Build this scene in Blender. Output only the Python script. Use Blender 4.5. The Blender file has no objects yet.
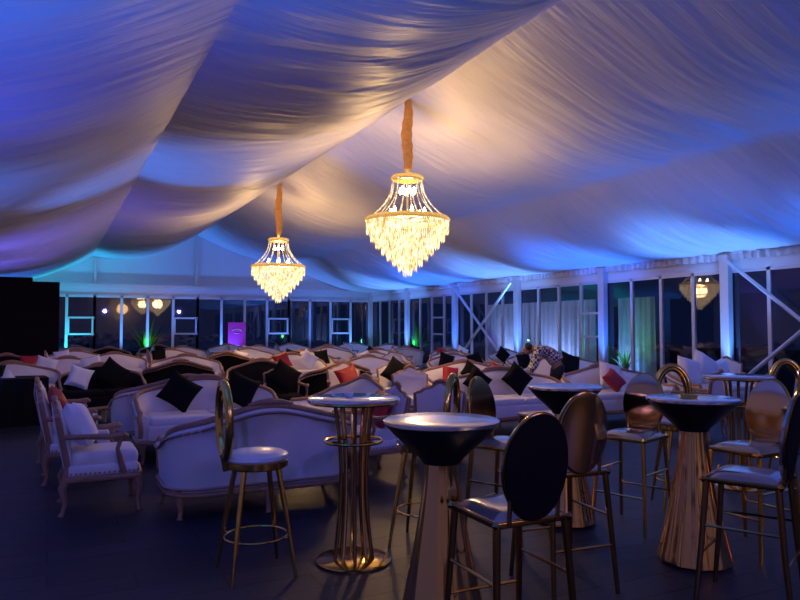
import bpy, bmesh, math, random
from mathutils import Vector, Matrix, noise
random.seed(7)
PI = math.pi
C = bpy.context.scene.collection
R = math.radians

# ------------------------------------------------------------------ camera
F = 690.0; YAW = R(26.76); CH = 1.57
CR = (math.cos(YAW), -math.sin(YAW)); CF = (math.sin(YAW), math.cos(YAW))
def at(px, d):                      # place on the floor plan: bearing of a photo column and a distance
    x = (px - 400) / F * d
    return (x * CR[0] + d * CF[0], x * CR[1] + d * CF[1])
def facing(cx, cd):                 # direction right/away of the viewer -> rotation of a thing whose front is -Y
    wx = cx * CR[0] + cd * CF[0]; wy = cx * CR[1] + cd * CF[1]
    return math.atan2(wy, wx) + PI / 2
cam = bpy.data.cameras.new('camera'); camo = bpy.data.objects.new('camera', cam); C.objects.link(camo)
camo.location = (0, 0, CH); camo.rotation_euler = (PI / 2 + math.atan(28 / F), 0, -YAW)
cam.lens = F / 800 * 36; cam.clip_end = 200; cam.clip_start = 0.05
bpy.context.scene.camera = camo

# ------------------------------------------------------------------ materials
def mat(name, col, rough=.5, metal=0.0, spec=.5, emit=None, es=0, bump=None, vary=None, coat=0, sheen=0, trans=0):
    m = bpy.data.materials.new(name); m.use_nodes = True
    nt = m.node_tree; b = nt.nodes['Principled BSDF']
    b.inputs['Base Color'].default_value = (*col, 1); b.inputs['Roughness'].default_value = rough
    b.inputs['Metallic'].default_value = metal; b.inputs['Specular IOR Level'].default_value = spec
    b.inputs['Coat Weight'].default_value = coat; b.inputs['Sheen Weight'].default_value = sheen
    b.inputs['Transmission Weight'].default_value = trans
    if emit: b.inputs['Emission Color'].default_value = (*emit, 1); b.inputs['Emission Strength'].default_value = es
    if vary or bump:
        tc = nt.nodes.new('ShaderNodeTexCoord')
    if vary:                        # (scale, other colour)
        n = nt.nodes.new('ShaderNodeTexNoise'); n.inputs['Scale'].default_value = vary[0]; n.inputs['Detail'].default_value = 4
        r = nt.nodes.new('ShaderNodeMix'); r.data_type = 'RGBA'
        r.inputs[6].default_value = (*col, 1); r.inputs[7].default_value = (*vary[1], 1)
        nt.links.new(tc.outputs['Object'], n.inputs['Vector']); nt.links.new(n.outputs['Fac'], r.inputs[0])
        nt.links.new(r.outputs[2], b.inputs['Base Color'])
    if bump:                        # (scale, strength, distance)
        n = nt.nodes.new('ShaderNodeTexNoise'); n.inputs['Scale'].default_value = bump[0]; n.inputs['Detail'].default_value = 3
        bp = nt.nodes.new('ShaderNodeBump'); bp.inputs['Strength'].default_value = bump[1]; bp.inputs['Distance'].default_value = bump[2]
        nt.links.new(tc.outputs['Object'], n.inputs['Vector']); nt.links.new(n.outputs['Fac'], bp.inputs['Height'])
        nt.links.new(bp.outputs['Normal'], b.inputs['Normal'])
    return m

M = {}
M['cream'] = mat('cream_linen', (.80, .76, .74), .8, bump=(60, .15, .01), vary=(5, (.70, .66, .66)), sheen=.2)
M['black'] = mat('black_velvet', (.006, .006, .007), .8, bump=(40, .2, .01), spec=.12)
M['white'] = mat('white_cotton', (.85, .84, .86), .75, bump=(9, .35, .03), sheen=.2)
M['red'] = mat('red_satin', (.36, .006, .012), .55, bump=(12, .3, .02))
M['wood'] = mat('carved_wood', (.27, .13, .075), .42, spec=.5, bump=(45, .5, .02), vary=(20, (.40, .22, .12)))
M['nail'] = mat('nailhead_brass', (.50, .30, .19), .4, .8)
M['gold'] = mat('polished_gold', (.76, .48, .12), .14, 1.0, bump=(7, .06, .02))
M['rose'] = mat('rose_gold_mirror', (.80, .50, .22), .10, 1.0)
M['bronze'] = mat('dark_bronze', (.34, .20, .07), .2, 1.0)
M['cone'] = mat('black_gloss_cone', (.012, .011, .012), .28, 0, .6, bump=(30, .05, .01))
M['topgl'] = mat('mirror_table_top', (.80, .78, .84), .20, 1.0)
M['seatw'] = mat('white_leather', (.82, .80, .82), .38, bump=(8, .12, .02), coat=.2)
M['seatg'] = mat('pale_gloss_seat', (.55, .50, .48), .16, .75)
M['pvc'] = mat('white_tent_lining', (.72, .73, .78), .6, bump=(2, .1, .02))
M['alu'] = mat('white_aluminium', (.62, .63, .70), .4, .25)
M['dark'] = mat('dark_screen', (.004, .004, .005), .8, spec=.1, vary=(2, (.010, .008, .010)))
M['skin'] = mat('skin', (.36, .19, .12), .55, bump=(50, .1, .005))
M['hair'] = mat('black_hair', (.008, .006, .005), .6, bump=(80, .5, .01))
M['denim'] = mat('dark_trousers', (.015, .017, .03), .8)
M['leaf'] = mat('green_leaf', (.06, .28, .04), .5, vary=(6, (.10, .40, .06)))
M['pot'] = mat('dark_clay_pot', (.03, .028, .03), .6)
M['sleeve'] = mat('amber_fabric_sleeve', (.80, .38, .08), .5, bump=(25, .6, .03), emit=(.85, .30, .04), es=.22, vary=(14, (.35, .12, .03)))  # weak emission stands in for the light the cloth catches from below
M['brass'] = mat('self_lit_brass', (.85, .58, .22), .2, 1.0, emit=(1, .55, .12), es=.5)  # emission puts the chandelier's shine into the metal, which is no lamp
M['bulb'] = mat('candle_bulb', (1, .9, .7), .4, emit=(1, .80, .45), es=40)
M['stone'] = mat('cream_table_panel', (.72, .62, .50), .5, vary=(3, (.60, .50, .40)))
M['curt'] = mat('sheer_white_curtain', (.75, .76, .80), .8)
M['outside'] = mat('dark_ground', (.02, .022, .03), .8, vary=(1, (.01, .012, .015)))

def plaid():
    m = bpy.data.materials.new('plaid_shirt_cloth'); m.use_nodes = True; nt = m.node_tree; b = nt.nodes['Principled BSDF']
    tc = nt.nodes.new('ShaderNodeTexCoord'); v = nt.nodes.new('ShaderNodeTexChecker'); v.inputs['Scale'].default_value = 26
    v.inputs['Color1'].default_value = (.62, .60, .64, 1); v.inputs['Color2'].default_value = (.03, .03, .045, 1)
    n = nt.nodes.new('ShaderNodeTexNoise'); n.inputs['Scale'].default_value = 9
    ad = nt.nodes.new('ShaderNodeMix'); ad.data_type = 'RGBA'; ad.inputs[0].default_value = .06
    nt.links.new(tc.outputs['Object'], ad.inputs[6]); nt.links.new(tc.outputs['Object'], n.inputs['Vector'])
    nt.links.new(n.outputs['Color'], ad.inputs[7]); nt.links.new(ad.outputs[2], v.inputs['Vector'])
    nt.links.new(v.outputs['Color'], b.inputs['Base Color']); b.inputs['Roughness'].default_value = .8
    return m
M['plaid'] = plaid()

def glass():
    m = bpy.data.materials.new('window_glass'); m.use_nodes = True; nt = m.node_tree; nt.nodes.clear()
    o = nt.nodes.new('ShaderNodeOutputMaterial'); t = nt.nodes.new('ShaderNodeBsdfTransparent'); g = nt.nodes.new('ShaderNodeBsdfGlossy')
    t.inputs['Color'].default_value = (.62, .66, .72, 1); g.inputs['Roughness'].default_value = .02; g.inputs['Color'].default_value = (.9, .9, 1, 1)
    mx = nt.nodes.new('ShaderNodeMixShader'); mx.inputs[0].default_value = .11
    nt.links.new(t.outputs[0], mx.inputs[1]); nt.links.new(g.outputs[0], mx.inputs[2])
    nt.links.new(mx.outputs[0], o.inputs[0]); return m
M['glass'] = glass()

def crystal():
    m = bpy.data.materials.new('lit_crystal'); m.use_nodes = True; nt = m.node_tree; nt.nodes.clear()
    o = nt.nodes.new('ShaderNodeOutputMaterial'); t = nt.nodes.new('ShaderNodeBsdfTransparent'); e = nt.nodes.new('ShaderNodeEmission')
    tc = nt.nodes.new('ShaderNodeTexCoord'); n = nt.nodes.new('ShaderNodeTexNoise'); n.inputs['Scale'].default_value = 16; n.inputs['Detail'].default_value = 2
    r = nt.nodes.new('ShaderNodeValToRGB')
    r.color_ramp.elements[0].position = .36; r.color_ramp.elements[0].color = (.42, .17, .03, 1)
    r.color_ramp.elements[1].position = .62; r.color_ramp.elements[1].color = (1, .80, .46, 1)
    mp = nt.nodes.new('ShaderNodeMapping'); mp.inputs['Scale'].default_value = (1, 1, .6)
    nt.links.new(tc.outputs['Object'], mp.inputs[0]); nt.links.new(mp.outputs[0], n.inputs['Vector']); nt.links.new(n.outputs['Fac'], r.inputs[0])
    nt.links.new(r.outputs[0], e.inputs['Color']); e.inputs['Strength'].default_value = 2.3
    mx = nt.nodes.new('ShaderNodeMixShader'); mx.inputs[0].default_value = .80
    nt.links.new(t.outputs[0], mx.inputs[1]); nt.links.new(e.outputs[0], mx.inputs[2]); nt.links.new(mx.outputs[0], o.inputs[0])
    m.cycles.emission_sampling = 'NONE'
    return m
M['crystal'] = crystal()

def floor_mat():
    m = bpy.data.materials.new('dark_plank_floor'); m.use_nodes = True; nt = m.node_tree; b = nt.nodes['Principled BSDF']
    tc = nt.nodes.new('ShaderNodeTexCoord'); mp = nt.nodes.new('ShaderNodeMapping'); mp.inputs['Rotation'].default_value = (0, 0, 0)
    br = nt.nodes.new('ShaderNodeTexBrick'); br.inputs['Scale'].default_value = 1; br.inputs['Brick Width'].default_value = 1.0
    br.inputs['Row Height'].default_value = .25; br.inputs['Mortar Size'].default_value = .008; br.offset = .5
    br.inputs['Color1'].default_value = (.021, .022, .038, 1); br.inputs['Color2'].default_value = (.040, .039, .060, 1); br.inputs['Mortar'].default_value = (.004, .004, .006, 1)
    n = nt.nodes.new('ShaderNodeTexNoise'); n.inputs['Scale'].default_value = 1.3; n.inputs['Detail'].default_value = 6
    mp2 = nt.nodes.new('ShaderNodeMapping'); mp2.inputs['Scale'].default_value = (3, 30, 1)
    nt.links.new(tc.outputs['Object'], mp2.inputs[0]); nt.links.new(mp2.outputs[0], n.inputs['Vector'])
    mx = nt.nodes.new('ShaderNodeMix'); mx.data_type = 'RGBA'; mx.blend_type = 'MULTIPLY'; mx.inputs[0].default_value = .6
    nt.links.new(tc.outputs['Object'], mp.inputs[0]); nt.links.new(mp.outputs[0], br.inputs['Vector'])
    nt.links.new(br.outputs['Color'], mx.inputs[6]); nt.links.new(n.outputs['Fac'], mx.inputs[7]); nt.links.new(mx.outputs[2], b.inputs['Base Color'])
    bp = nt.nodes.new('ShaderNodeBump'); bp.inputs['Strength'].default_value = .4; bp.inputs['Distance'].default_value = .006; bp.invert = True
    nt.links.new(br.outputs['Fac'], bp.inputs['Height']); nt.links.new(bp.outputs['Normal'], b.inputs['Normal'])
    b.inputs['Roughness'].default_value = .5; b.inputs['Specular IOR Level'].default_value = .28
    return m
M['floor'] = floor_mat()

def drape_mat():
    m = bpy.data.materials.new('pleated_ceiling_satin'); m.use_nodes = True; nt = m.node_tree; b = nt.nodes['Principled BSDF']
    b.inputs['Base Color'].default_value = (.66, .66, .72, 1); b.inputs['Roughness'].default_value = .48; b.inputs['Sheen Weight'].default_value = .15
    b.inputs['Specular IOR Level'].default_value = .55
    tc = nt.nodes.new('ShaderNodeTexCoord'); mp = nt.nodes.new('ShaderNodeMapping'); mp.inputs['Scale'].default_value = (.5, 7.5, .5)
    n = nt.nodes.new('ShaderNodeTexNoise'); n.inputs['Scale'].default_value = 1.0; n.inputs['Detail'].default_value = 4; n.inputs['Distortion'].default_value = .3
    bp = nt.nodes.new('ShaderNodeBump'); bp.inputs['Strength'].default_value = .75; bp.inputs['Distance'].default_value = .05
    nt.links.new(tc.outputs['Object'], mp.inputs[0]); nt.links.new(mp.outputs[0], n.inputs['Vector']); nt.links.new(n.outputs['Fac'], bp.inputs['Height'])
    nt.links.new(bp.outputs['Normal'], b.inputs['Normal'])
    return m
M['drape'] = drape_mat()

# ------------------------------------------------------------------ mesh helpers
def obj(name, bm, m, parent=None, smooth=True):
    me = bpy.data.meshes.new(name); bmesh.ops.recalc_face_normals(bm, faces=bm.faces[:])
    bm.to_mesh(me); bm.free(); me.materials.append(M[m] if isinstance(m, str) else m)
    if smooth:
        me.polygons.foreach_set('use_smooth', [True] * len(me.polygons))
        try: me.set_sharp_from_angle(angle=R(42))
        except Exception: pass
    o = bpy.data.objects.new(name, me); C.objects.link(o); o.parent = parent
    return o
def thing(name, label, cat, loc=(0, 0, 0), rz=0, group=None):
    o = bpy.data.objects.new(name, None); C.objects.link(o); o.location = loc; o.rotation_euler = (0, 0, rz)
    o.empty_display_size = .1
    o['label'] = label; o['category'] = cat
    if group: o['group'] = group
    return o
def tag(o, label, cat, group=None):
    o['label'] = label; o['category'] = cat
    if group: o['group'] = group
    return o
def struct(o): o['kind'] = 'structure'; return o
def dup(root, loc, rz, label, group=None):
    r = root.copy(); C.objects.link(r); r.location = loc; r.rotation_euler = (0, 0, rz); r['label'] = label
    if 'group' in r: del r['group']
    if group: r['group'] = group
    for ch in list(root.children):
        c = ch.copy(); C.objects.link(c); c.parent = r
        for g in ch.children:
            d = g.copy(); C.objects.link(d); d.parent = c
    return r
def box(bm, c, s, rot=None, bev=0):
    g = bmesh.ops.create_cube(bm, size=1); vs = g['verts']
    bmesh.ops.scale(bm, vec=s, verts=vs)
    if bev:
        es = list({e for v in vs for e in v.link_edges})
        r = bmesh.ops.bevel(bm, geom=es, offset=bev, segments=3, profile=.6, affect='EDGES')
        vs = list({v for f in r['faces'] for v in f.verts} | {v for v in vs if v.is_valid})
    if rot is not None: bmesh.ops.transform(bm, matrix=rot, verts=vs)
    bmesh.ops.translate(bm, vec=c, verts=vs); return vs
def tube(bm, pts, rad, n=8, closed=False, cap=True):
    pts = [Vector(p) for p in pts]; k = len(pts)
    rads = rad if isinstance(rad, (list, tuple)) else [rad] * k
    rings = []; prev = None
    for i, p in enumerate(pts):
        if closed: t = pts[(i + 1) % k] - pts[i - 1]
        else: t = pts[min(i + 1, k - 1)] - pts[max(i - 1, 0)]
        t.normalize()
        if prev is None:
            a = Vector((0, 0, 1)) if abs(t.z) < .9 else Vector((1, 0, 0))
            u = t.cross(a).normalized()
        else:
            u = (prev - t * prev.dot(t)); u.normalize()
        prev = u; w = t.cross(u)
        rings.append([bm.verts.new(p + (u * math.cos(2 * PI * j / n) + w * math.sin(2 * PI * j / n)) * rads[i]) for j in range(n)])
    m = k if closed else k - 1
    for i in range(m):
        a, b = rings[i], rings[(i + 1) % k]
        if closed and i == k - 1:
            # match the closest vertex so the seam does not twist
            s = min(range(n), key=lambda q: (b[q].co - a[0].co).length)
            b = b[s:] + b[:s]
        for j in range(n): bm.faces.new((a[j], a[(j + 1) % n], b[(j + 1) % n], b[j]))
    if cap and not closed:
        bm.faces.new(rings[0]); bm.faces.new(rings[-1][::-1])
def lathe(bm, prof, n=32, c=(0, 0, 0), sx=1, sy=1):
    rings = []
    for r, z in prof:
        if r < 1e-5: rings.append([bm.verts.new((c[0], c[1], c[2] + z))])
        else: rings.append([bm.verts.new((c[0] + sx * r * math.cos(2 * PI * j / n), c[1] + sy * r * math.sin(2 * PI * j / n), c[2] + z)) for j in range(n)])
    for a, b in zip(rings, rings[1:]):
        for j in range(n):
            k = (j + 1) % n
            if len(a) == 1 and len(b) == 1: continue
            if len(a) == 1: bm.faces.new((a[0], b[j], b[k]))
            elif len(b) == 1: bm.faces.new((a[j], a[k], b[0]))
            else: bm.faces.new((a[j], a[k], b[k], b[j]))
def bead(bm, p, r):
    vs = [bm.verts.new((p[0] + d[0] * r, p[1] + d[1] * r, p[2] + d[2] * r)) for d in ((1,0,0),(-1,0,0),(0,1,0),(0,-1,0),(0,0,1),(0,0,-1))]
    for a, b, c in ((0,2,4),(2,1,4),(1,3,4),(3,0,4),(2,0,5),(1,2,5),(3,1,5),(0,3,5)): bm.faces.new((vs[a], vs[b], vs[c]))
NB = bmesh.new

# ------------------------------------------------------------------ tent shell
XL, XR, XM, YF, YB, ZE, ZR = -2.7, 13.5, 5.4, 29.8, -5.0, 3.25, 5.5
BAY = 3.87
ANCH = [(XL, ZE), (1.4, 4.42), (XM, ZR), (9.4, 4.42), (XR, ZE)]
SAG = [.42, .50, .30, .34]
def ceil_z(x, y, k):
    (x0, z0), (x1, z1) = ANCH[k], ANCH[k + 1]; t = (x - x0) / (x1 - x0)
    b = abs(math.sin(PI * (YF - y) / BAY)) ** .8
    return z0 + (z1 - z0) * t - SAG[k] * (.80 + .28 * b) * 4 * t * (1 - t)
bm = NB(); NY = 900; NX = 26; cols = []
for k in range(4):
    for i in range(NX + (1 if k == 3 else 0)):
        t = i / NX; x = ANCH[k][0] + (ANCH[k + 1][0] - ANCH[k][0]) * t; col = []
        for j in range(NY + 1):
            y = YB + (YF - YB) * j / NY
            w = y + .55 * noise.noise(Vector((x * .55, y * .18, k * 7.1)))
            q = noise.noise(Vector((w * 3.1, x * .30, k * 3.3))) * .042 + noise.noise(Vector((w * 8.5, x * .45, 9 + k))) * .030
            q += noise.noise(Vector((w * .9, x * .5, 30))) * .05
            env = .35 + .65 * math.sin(PI * t) if k in (1, 2) else .45 + .55 * math.sin(PI * t)
            col.append(bm.verts.new((x, y, ceil_z(x, y, k) + q * env)))
        cols.append(col)
for a, b in zip(cols, cols[1:]):
    for j in range(NY): bm.faces.new((a[j], b[j], b[j + 1], a[j + 1]))
struct(obj('ceiling', bm, 'drape'))

bm = NB(); box(bm, ((XL + XR) / 2, (YF + YB) / 2, -.05), (XR - XL, YF - YB, .1)); struct(obj('floor', bm, 'floor', smooth=False))
bm = NB(); box(bm, (10, 14, -.16), (80, 80, .1)); struct(obj('ground', bm, 'outside', smooth=False))
bm = NB(); box(bm, (XL - .03, (YF + YB) / 2, ZE / 2), (.06, YF - YB, ZE)); struct(obj('wall_left', bm, 'pvc', smooth=False))
bm = NB(); box(bm, (XM, YB - .03, 2.8), (XR - XL, .06, 5.6)); struct(obj('wall_back', bm, 'pvc', smooth=False))

# far gable: white lining above the eave, following the roof
bm = NB(); pts = [(XL, 3.22), (XR, 3.22), (XR, ZE + .02), (XM, ZR + .12), (XL, ZE + .02)]
f = [bm.verts.new((x, YF + .02, z)) for x, z in pts]; b_ = [bm.verts.new((x, YF + .08, z)) for x, z in pts]
bm.faces.new(f); bm.faces.new(b_[::-1])
for i in range(5): bm.faces.new((f[i], f[(i + 1) % 5], b_[(i + 1) % 5], b_[i]))
struct(obj('wall_gable', bm, 'pvc', smooth=False))
n = 1
bm = NB(); box(bm, (XM, YF - .04, 3.25), (XR - XL, .12, .13)); struct(obj('trim_%d' % n, bm, 'alu', smooth=False)); n += 1
for x, zt in ((1.5, 4.3), (XM, 5.45), (9.4, 4.3)):
    bm = NB(); box(bm, (x, YF - .02, (3.2 + zt) / 2), (.10, .08, zt - 3.2)); struct(obj('trim_%d' % n, bm, 'alu', smooth=False)); n += 1
# right wall valance + ruffle, frame legs
bm = NB(); box(bm, (XR + .02, (YF + YB) / 2, 3.05), (.05, YF - YB, .42)); struct(obj('wall_right', bm, 'pvc', smooth=False))
bm = NB(); pa = []
for j in range(1500):
    y = YB + (YF - YB) * j / 1499; o_ = .03 * math.sin(y * 34 + 2 * math.sin(y * 3)) + .02 * noise.noise(Vector((y * 5, 0, 0)))
    drop = .22 + .035 * noise.noise(Vector((y * 2, 4, 0)))
    pa.append([bm.verts.new((XR - .06 + o_ * k, y, ZE + .05 - drop * k)) for k in (0, .5, 1)])
for a, b in zip(pa, pa[1:]):
    for k in range(2): bm.faces.new((a[k], a[k + 1], b[k + 1], b[k]))
struct(obj('trim_%d' % n, bm, 'drape')); n += 1
posts = [YF - BAY * k for k in range(0, 9)]
for y in posts[1:]:
    bm = NB(); box(bm, (XR - .08, y, 1.6), (.16, .22, 3.2), bev=.012); box(bm, (XR - .08, y, .02), (.3, .34, .04)); struct(obj('trim_%d' % n, bm, 'alu', smooth=False)); n += 1
bm = NB(); box(bm, (XR - .08, YF - .08, 1.6), (.18, .18, 3.2)); struct(obj('trim_%d' % n, bm, 'alu', smooth=False)); n += 1
bm = NB(); box(bm, (XM, YF + .02, .07), (XR - XL, .1, .14)); struct(obj('baseboard_gable', bm, 'alu', smooth=False))
bm = NB(); box(bm, (XR + .02, (YF + YB) / 2, .07), (.1, YF - YB, .14)); struct(obj('baseboard_right', bm, 'alu', smooth=False))
# windows: right wall, one per bay, four lights each
wn = 1
def win_right(y0, y1, sash=()):
    global wn
    bm = NB(); W = y1 - y0
    for i in range(5): box(bm, (XR + .03, y0 + W * i / 4, 1.5), (.07, .085, 2.75))
    box(bm, (XR + .03, (y0 + y1) / 2, 2.83), (.07, W, .07)); 
    for q in sash:
        yc = y0 + W * (q + .5) / 4
        for z in (1.33, 1.98): box(bm, (XR, yc, z), (.06, W / 4, .06))
    fr = struct(obj('window_%d' % wn, bm, 'alu', smooth=False)); wn += 1
    bm = NB(); vs = [bm.verts.new(p) for p in ((XR + .03, y0, .1), (XR + .03, y1, .1), (XR + .03, y1, 2.83), (XR + .03, y0, 2.83))]; bm.faces.new(vs)
    obj('pane', bm, 'glass', fr, smooth=False)
for k in range(8): win_right(posts[k + 1], posts[k], sash=(1,) if k == 1 else ((0,) if k == 3 else ()))
S = .995
xs = [XL] + [1.5 + S * k for k in range(-3, 13)]
sashes = {-1, 3, 7, 10}
for g0 in range(-4, 12, 4):
    bm = NB(); lo = max(XL, 1.5 + S * g0); hi = min(XR, 1.5 + S * (g0 + 4))
    for k in range(g0, g0 + 5):
        x = 1.5 + S * k
        if XL < x < XR: box(bm, (x, YF + .03, 1.5), (.10, .07, 2.75))
        if k in sashes and k < g0 + 4:
            for z in (1.33, 1.98): box(bm, (x + S / 2, YF, z), (S, .07, .07))
            for xx in (.07, S - .07): box(bm, (x + xx, YF, 1.655), (.06, .07, .65))
    box(bm, ((lo + hi) / 2, YF + .03, 2.83), (hi - lo, .07, .09))
    box(bm, ((lo + hi) / 2, YF + .05, 3.05), (hi - lo, .03, .40))
    fr = struct(obj('window_%d' % wn, bm, 'alu', smooth=False)); wn += 1
    bm = NB(); vs = [bm.verts.new(p) for p in ((lo, YF + .03, .1), (hi, YF + .03, .1), (hi, YF + .03, 2.83), (lo, YF + .03, 2.83))]; bm.faces.new(vs)
    obj('pane', bm, 'glass', fr, smooth=False)
# cross braces
def brace(y0, y1, label):
    t = thing('cross_brace', label, 'brace', (XR - .22, (y0 + y1) / 2, 0))
    for s in (1, -1):
        bm = NB(); h = (y1 - y0) / 2
        tube(bm, [(0 + .03 * s, -h * s, .15), (.03 * s, h * s, 3.05)], .045, 8); obj('bar', bm, 'alu', t)
brace(posts[3] + .12, posts[2] - .12, 'white crossed metal bars between two posts of the glazed side wall, far one')
brace(posts[6] + .12, posts[5] - .12, 'white crossed metal bars at the right edge, against the glazed side wall')

# ------------------------------------------------------------------ outside
def curtain(y0, y1, x, label):
    bm = NB(); c = []; N = 240
    for i in range(N + 1):
        y = y0 + (y1 - y0) * i / N
        o_ = .07 * math.sin(y * 19 + 1.5 * math.sin(y * 2.3)) + .03 * math.sin(y * 47)
        c.append([bm.verts.new((x + o_ * (1 - .5 * z / 2.5), y, z)) for z in (-.1, .8, 1.6, 2.44)])
    for a, b in zip(c, c[1:]):
        for k in range(3): bm.faces.new((a[k], b[k], b[k + 1], a[k + 1]))
    return tag(obj('curtain', bm, 'curt'), label, 'curtain')
curtain(16.0, 21.9, 14.7, 'wide white pleated curtain hanging beyond the glazed side wall')
curtain(13.9, 15.3, 14.9, 'narrow white curtain beyond the glass, right of the wide one')
def plant(px, d, label, s=1.0, side='right', loc=None, seed=1):
    rnd = random.Random(seed)
    x, y = loc if loc else at(px, d)
    t = thing('potted_plant', label, 'plant', (x, y, -.11))
    bm = NB(); lathe(bm, [(0, 0), (.16, 0), (.24, .42), (.26, .44), (.22, .44), (0, .40)], 20); obj('pot', bm, 'pot', t)
    bm = NB()
    for i in range(26):
        a = rnd.random() * 2 * PI; L = (.7 + .5 * rnd.random()) * s; lean = .25 + .75 * rnd.random(); w = .05 * s
        prev = None
        for q in range(7):
            u = q / 6; r = L * lean * u; z = .42 + L * (1.5 * u - .75 * u * u * lean); ww = w * math.sin(PI * min(1, u * .9 + .08)) + .002
            p = Vector((r * math.cos(a), r * math.sin(a), z)); n_ = Vector((-math.sin(a), math.cos(a), 0)) * ww
            cur = (bm.verts.new(p - n_), bm.verts.new(p + n_))
            if prev: bm.faces.new((prev[0], prev[1], cur[1], cur[0]))
            prev = cur
    obj('foliage', bm, 'leaf', t); return t
plant(0, 0, 'spiky green plant glowing green behind the glass, near the curtains', .5, loc=(14.2, 14.3), seed=3)
plant(0, 0, 'green potted plant outside the far corner of the glazed wall', 1.1, loc=(14.6, 27.3), seed=5)
plant(0, 0, 'green potted plant outside the far glazed gable, left half', 1.25, loc=(3.6, 31.2), seed=8)

# ------------------------------------------------------------------ banner, dark screen
t = thing('roller_banner', 'pink roller banner standing against the far glazed wall', 'banner', (7.05, 29.45, 0))
bm = NB(); box(bm, (0, 0, .05), (.8, .2, .1), bev=.02); obj('base', bm, 'alu', t)
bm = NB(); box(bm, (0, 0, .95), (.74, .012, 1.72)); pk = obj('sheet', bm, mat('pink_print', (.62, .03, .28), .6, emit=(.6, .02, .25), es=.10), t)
bm = NB()
for zc, r in ((1.42, .20), (.72, .22)):
    tube(bm, [(r * math.cos(a), -.012, zc + r * .55 * math.sin(a)) for a in [PI * q / 12 for q in range(13)]], .018, 6)
    tube(bm, [(-r * .6, -.012, zc - .08), (r * .6, -.012, zc - .08)], .014, 6)
obj('printed_mark', bm, mat('pale_pink_print', (.9, .45, .65), .6), pk)
t = thing('black_screen', 'tall black panelled screen at the left edge before the far wall', 'screen', (-1.9, 24.0, 0))
bm = NB(); box(bm, (.15, 0, 1.5), (3.9, .14, 3.0), bev=.01); obj('panel', bm, 'dark', t)
bm = NB(); box(bm, (-.15, 0, 3.06), (3.0, .10, .12)); obj('top_rail', bm, 'dark', t)
for s in (-1.6, 1.8):
    bm = NB(); box(bm, (s, -.1, .03), (.1, .7, .06)); obj('foot', bm, 'dark', t)

# ------------------------------------------------------------------ chandeliers
def chandelier(x, y, ztop, zr, label):          # zr = height of the wide ring
    t = thing('chandelier', label, 'chandelier', (x, y, zr))
    def ring(rad, z, h, name):
        bm = NB(); lathe(bm, [(rad, z), (rad + .02, z + h * .3), (rad + .02, z + h * .7), (rad, z + h), (rad - .03, z + h), (rad - .03, z), (rad, z)], 64)
        for i in range(48):
            a = 2 * PI * i / 48; bead(bm, ((rad + .02) * math.cos(a), (rad + .02) * math.sin(a), z + h / 2), .022)
        return obj(name, bm, 'brass', t)
    crown = .76
    bm = NB(); L = ztop - zr - crown - .12; pts = []; rr = []
    for i in range(28):
        u = i / 27; pts.append((.02 * math.sin(u * 9), .015 * math.sin(u * 7), crown + .1 + L * u)); rr.append(.05 + .045 * math.sin(u * 2.6 + .35) * (1 + .18 * math.sin(u * 40)))
    rr[0] = .02; rr[-1] = .045
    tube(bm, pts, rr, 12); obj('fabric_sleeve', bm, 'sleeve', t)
    bm = NB(); lathe(bm, [(0, crown + .16), (.05, crown + .13), (.03, crown + .05), (.10, crown + .02), (.0, crown - .04)], 16); obj('canopy_cap', bm, 'brass', t)
    crn = ring(.25, crown - .07, .09, 'crown_ring'); mrg = ring(.70, -.03, .09, 'main_ring')
    bm = NB()
    for i in range(8):
        a = 2 * PI * i / 8; tube(bm, [(.0, 0, crown), (.25 * math.cos(a), .25 * math.sin(a), crown - .02)], .008, 5)
        tube(bm, [(.0, 0, .0), (.70 * math.cos(a), .70 * math.sin(a), .0)], .01, 5)
    tube(bm, [(0, 0, crown), (0, 0, -.5)], .018, 8); obj('spokes', bm, 'brass', t)
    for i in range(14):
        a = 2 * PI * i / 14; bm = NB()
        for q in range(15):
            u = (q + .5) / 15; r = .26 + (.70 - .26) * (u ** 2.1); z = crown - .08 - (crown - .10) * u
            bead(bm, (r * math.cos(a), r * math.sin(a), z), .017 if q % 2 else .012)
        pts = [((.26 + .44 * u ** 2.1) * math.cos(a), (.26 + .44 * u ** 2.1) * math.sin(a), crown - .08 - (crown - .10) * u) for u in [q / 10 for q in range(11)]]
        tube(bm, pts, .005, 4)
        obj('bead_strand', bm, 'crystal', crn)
    for i in range(6):
        a = 2 * PI * i / 6 + .3
        for rr_, zz in ((.12, .46), (.30, .10)):
            bm = NB(); lathe(bm, [(0, 0), (.022, .01), (.03, .05), (.018, .10), (0, .13)], 10, (rr_ * math.cos(a), rr_ * math.sin(a), zz)); obj('bulb', bm, 'bulb', t)
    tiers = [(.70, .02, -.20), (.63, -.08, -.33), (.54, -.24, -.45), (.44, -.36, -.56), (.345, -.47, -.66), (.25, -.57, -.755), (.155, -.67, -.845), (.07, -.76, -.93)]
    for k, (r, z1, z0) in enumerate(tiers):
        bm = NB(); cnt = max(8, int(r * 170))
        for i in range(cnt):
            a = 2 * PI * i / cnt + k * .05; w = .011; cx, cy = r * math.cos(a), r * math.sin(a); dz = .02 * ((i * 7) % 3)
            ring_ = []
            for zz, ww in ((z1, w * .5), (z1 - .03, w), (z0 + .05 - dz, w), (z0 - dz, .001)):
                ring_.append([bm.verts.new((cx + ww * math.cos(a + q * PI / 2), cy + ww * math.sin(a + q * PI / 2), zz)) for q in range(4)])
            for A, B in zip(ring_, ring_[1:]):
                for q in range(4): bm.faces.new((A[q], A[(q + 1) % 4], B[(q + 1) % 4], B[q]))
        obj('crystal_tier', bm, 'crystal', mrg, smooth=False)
    return t
CX1, CY1 = at(407.5, 11.75); CX2, CY2 = at(278, 18.5)
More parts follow.
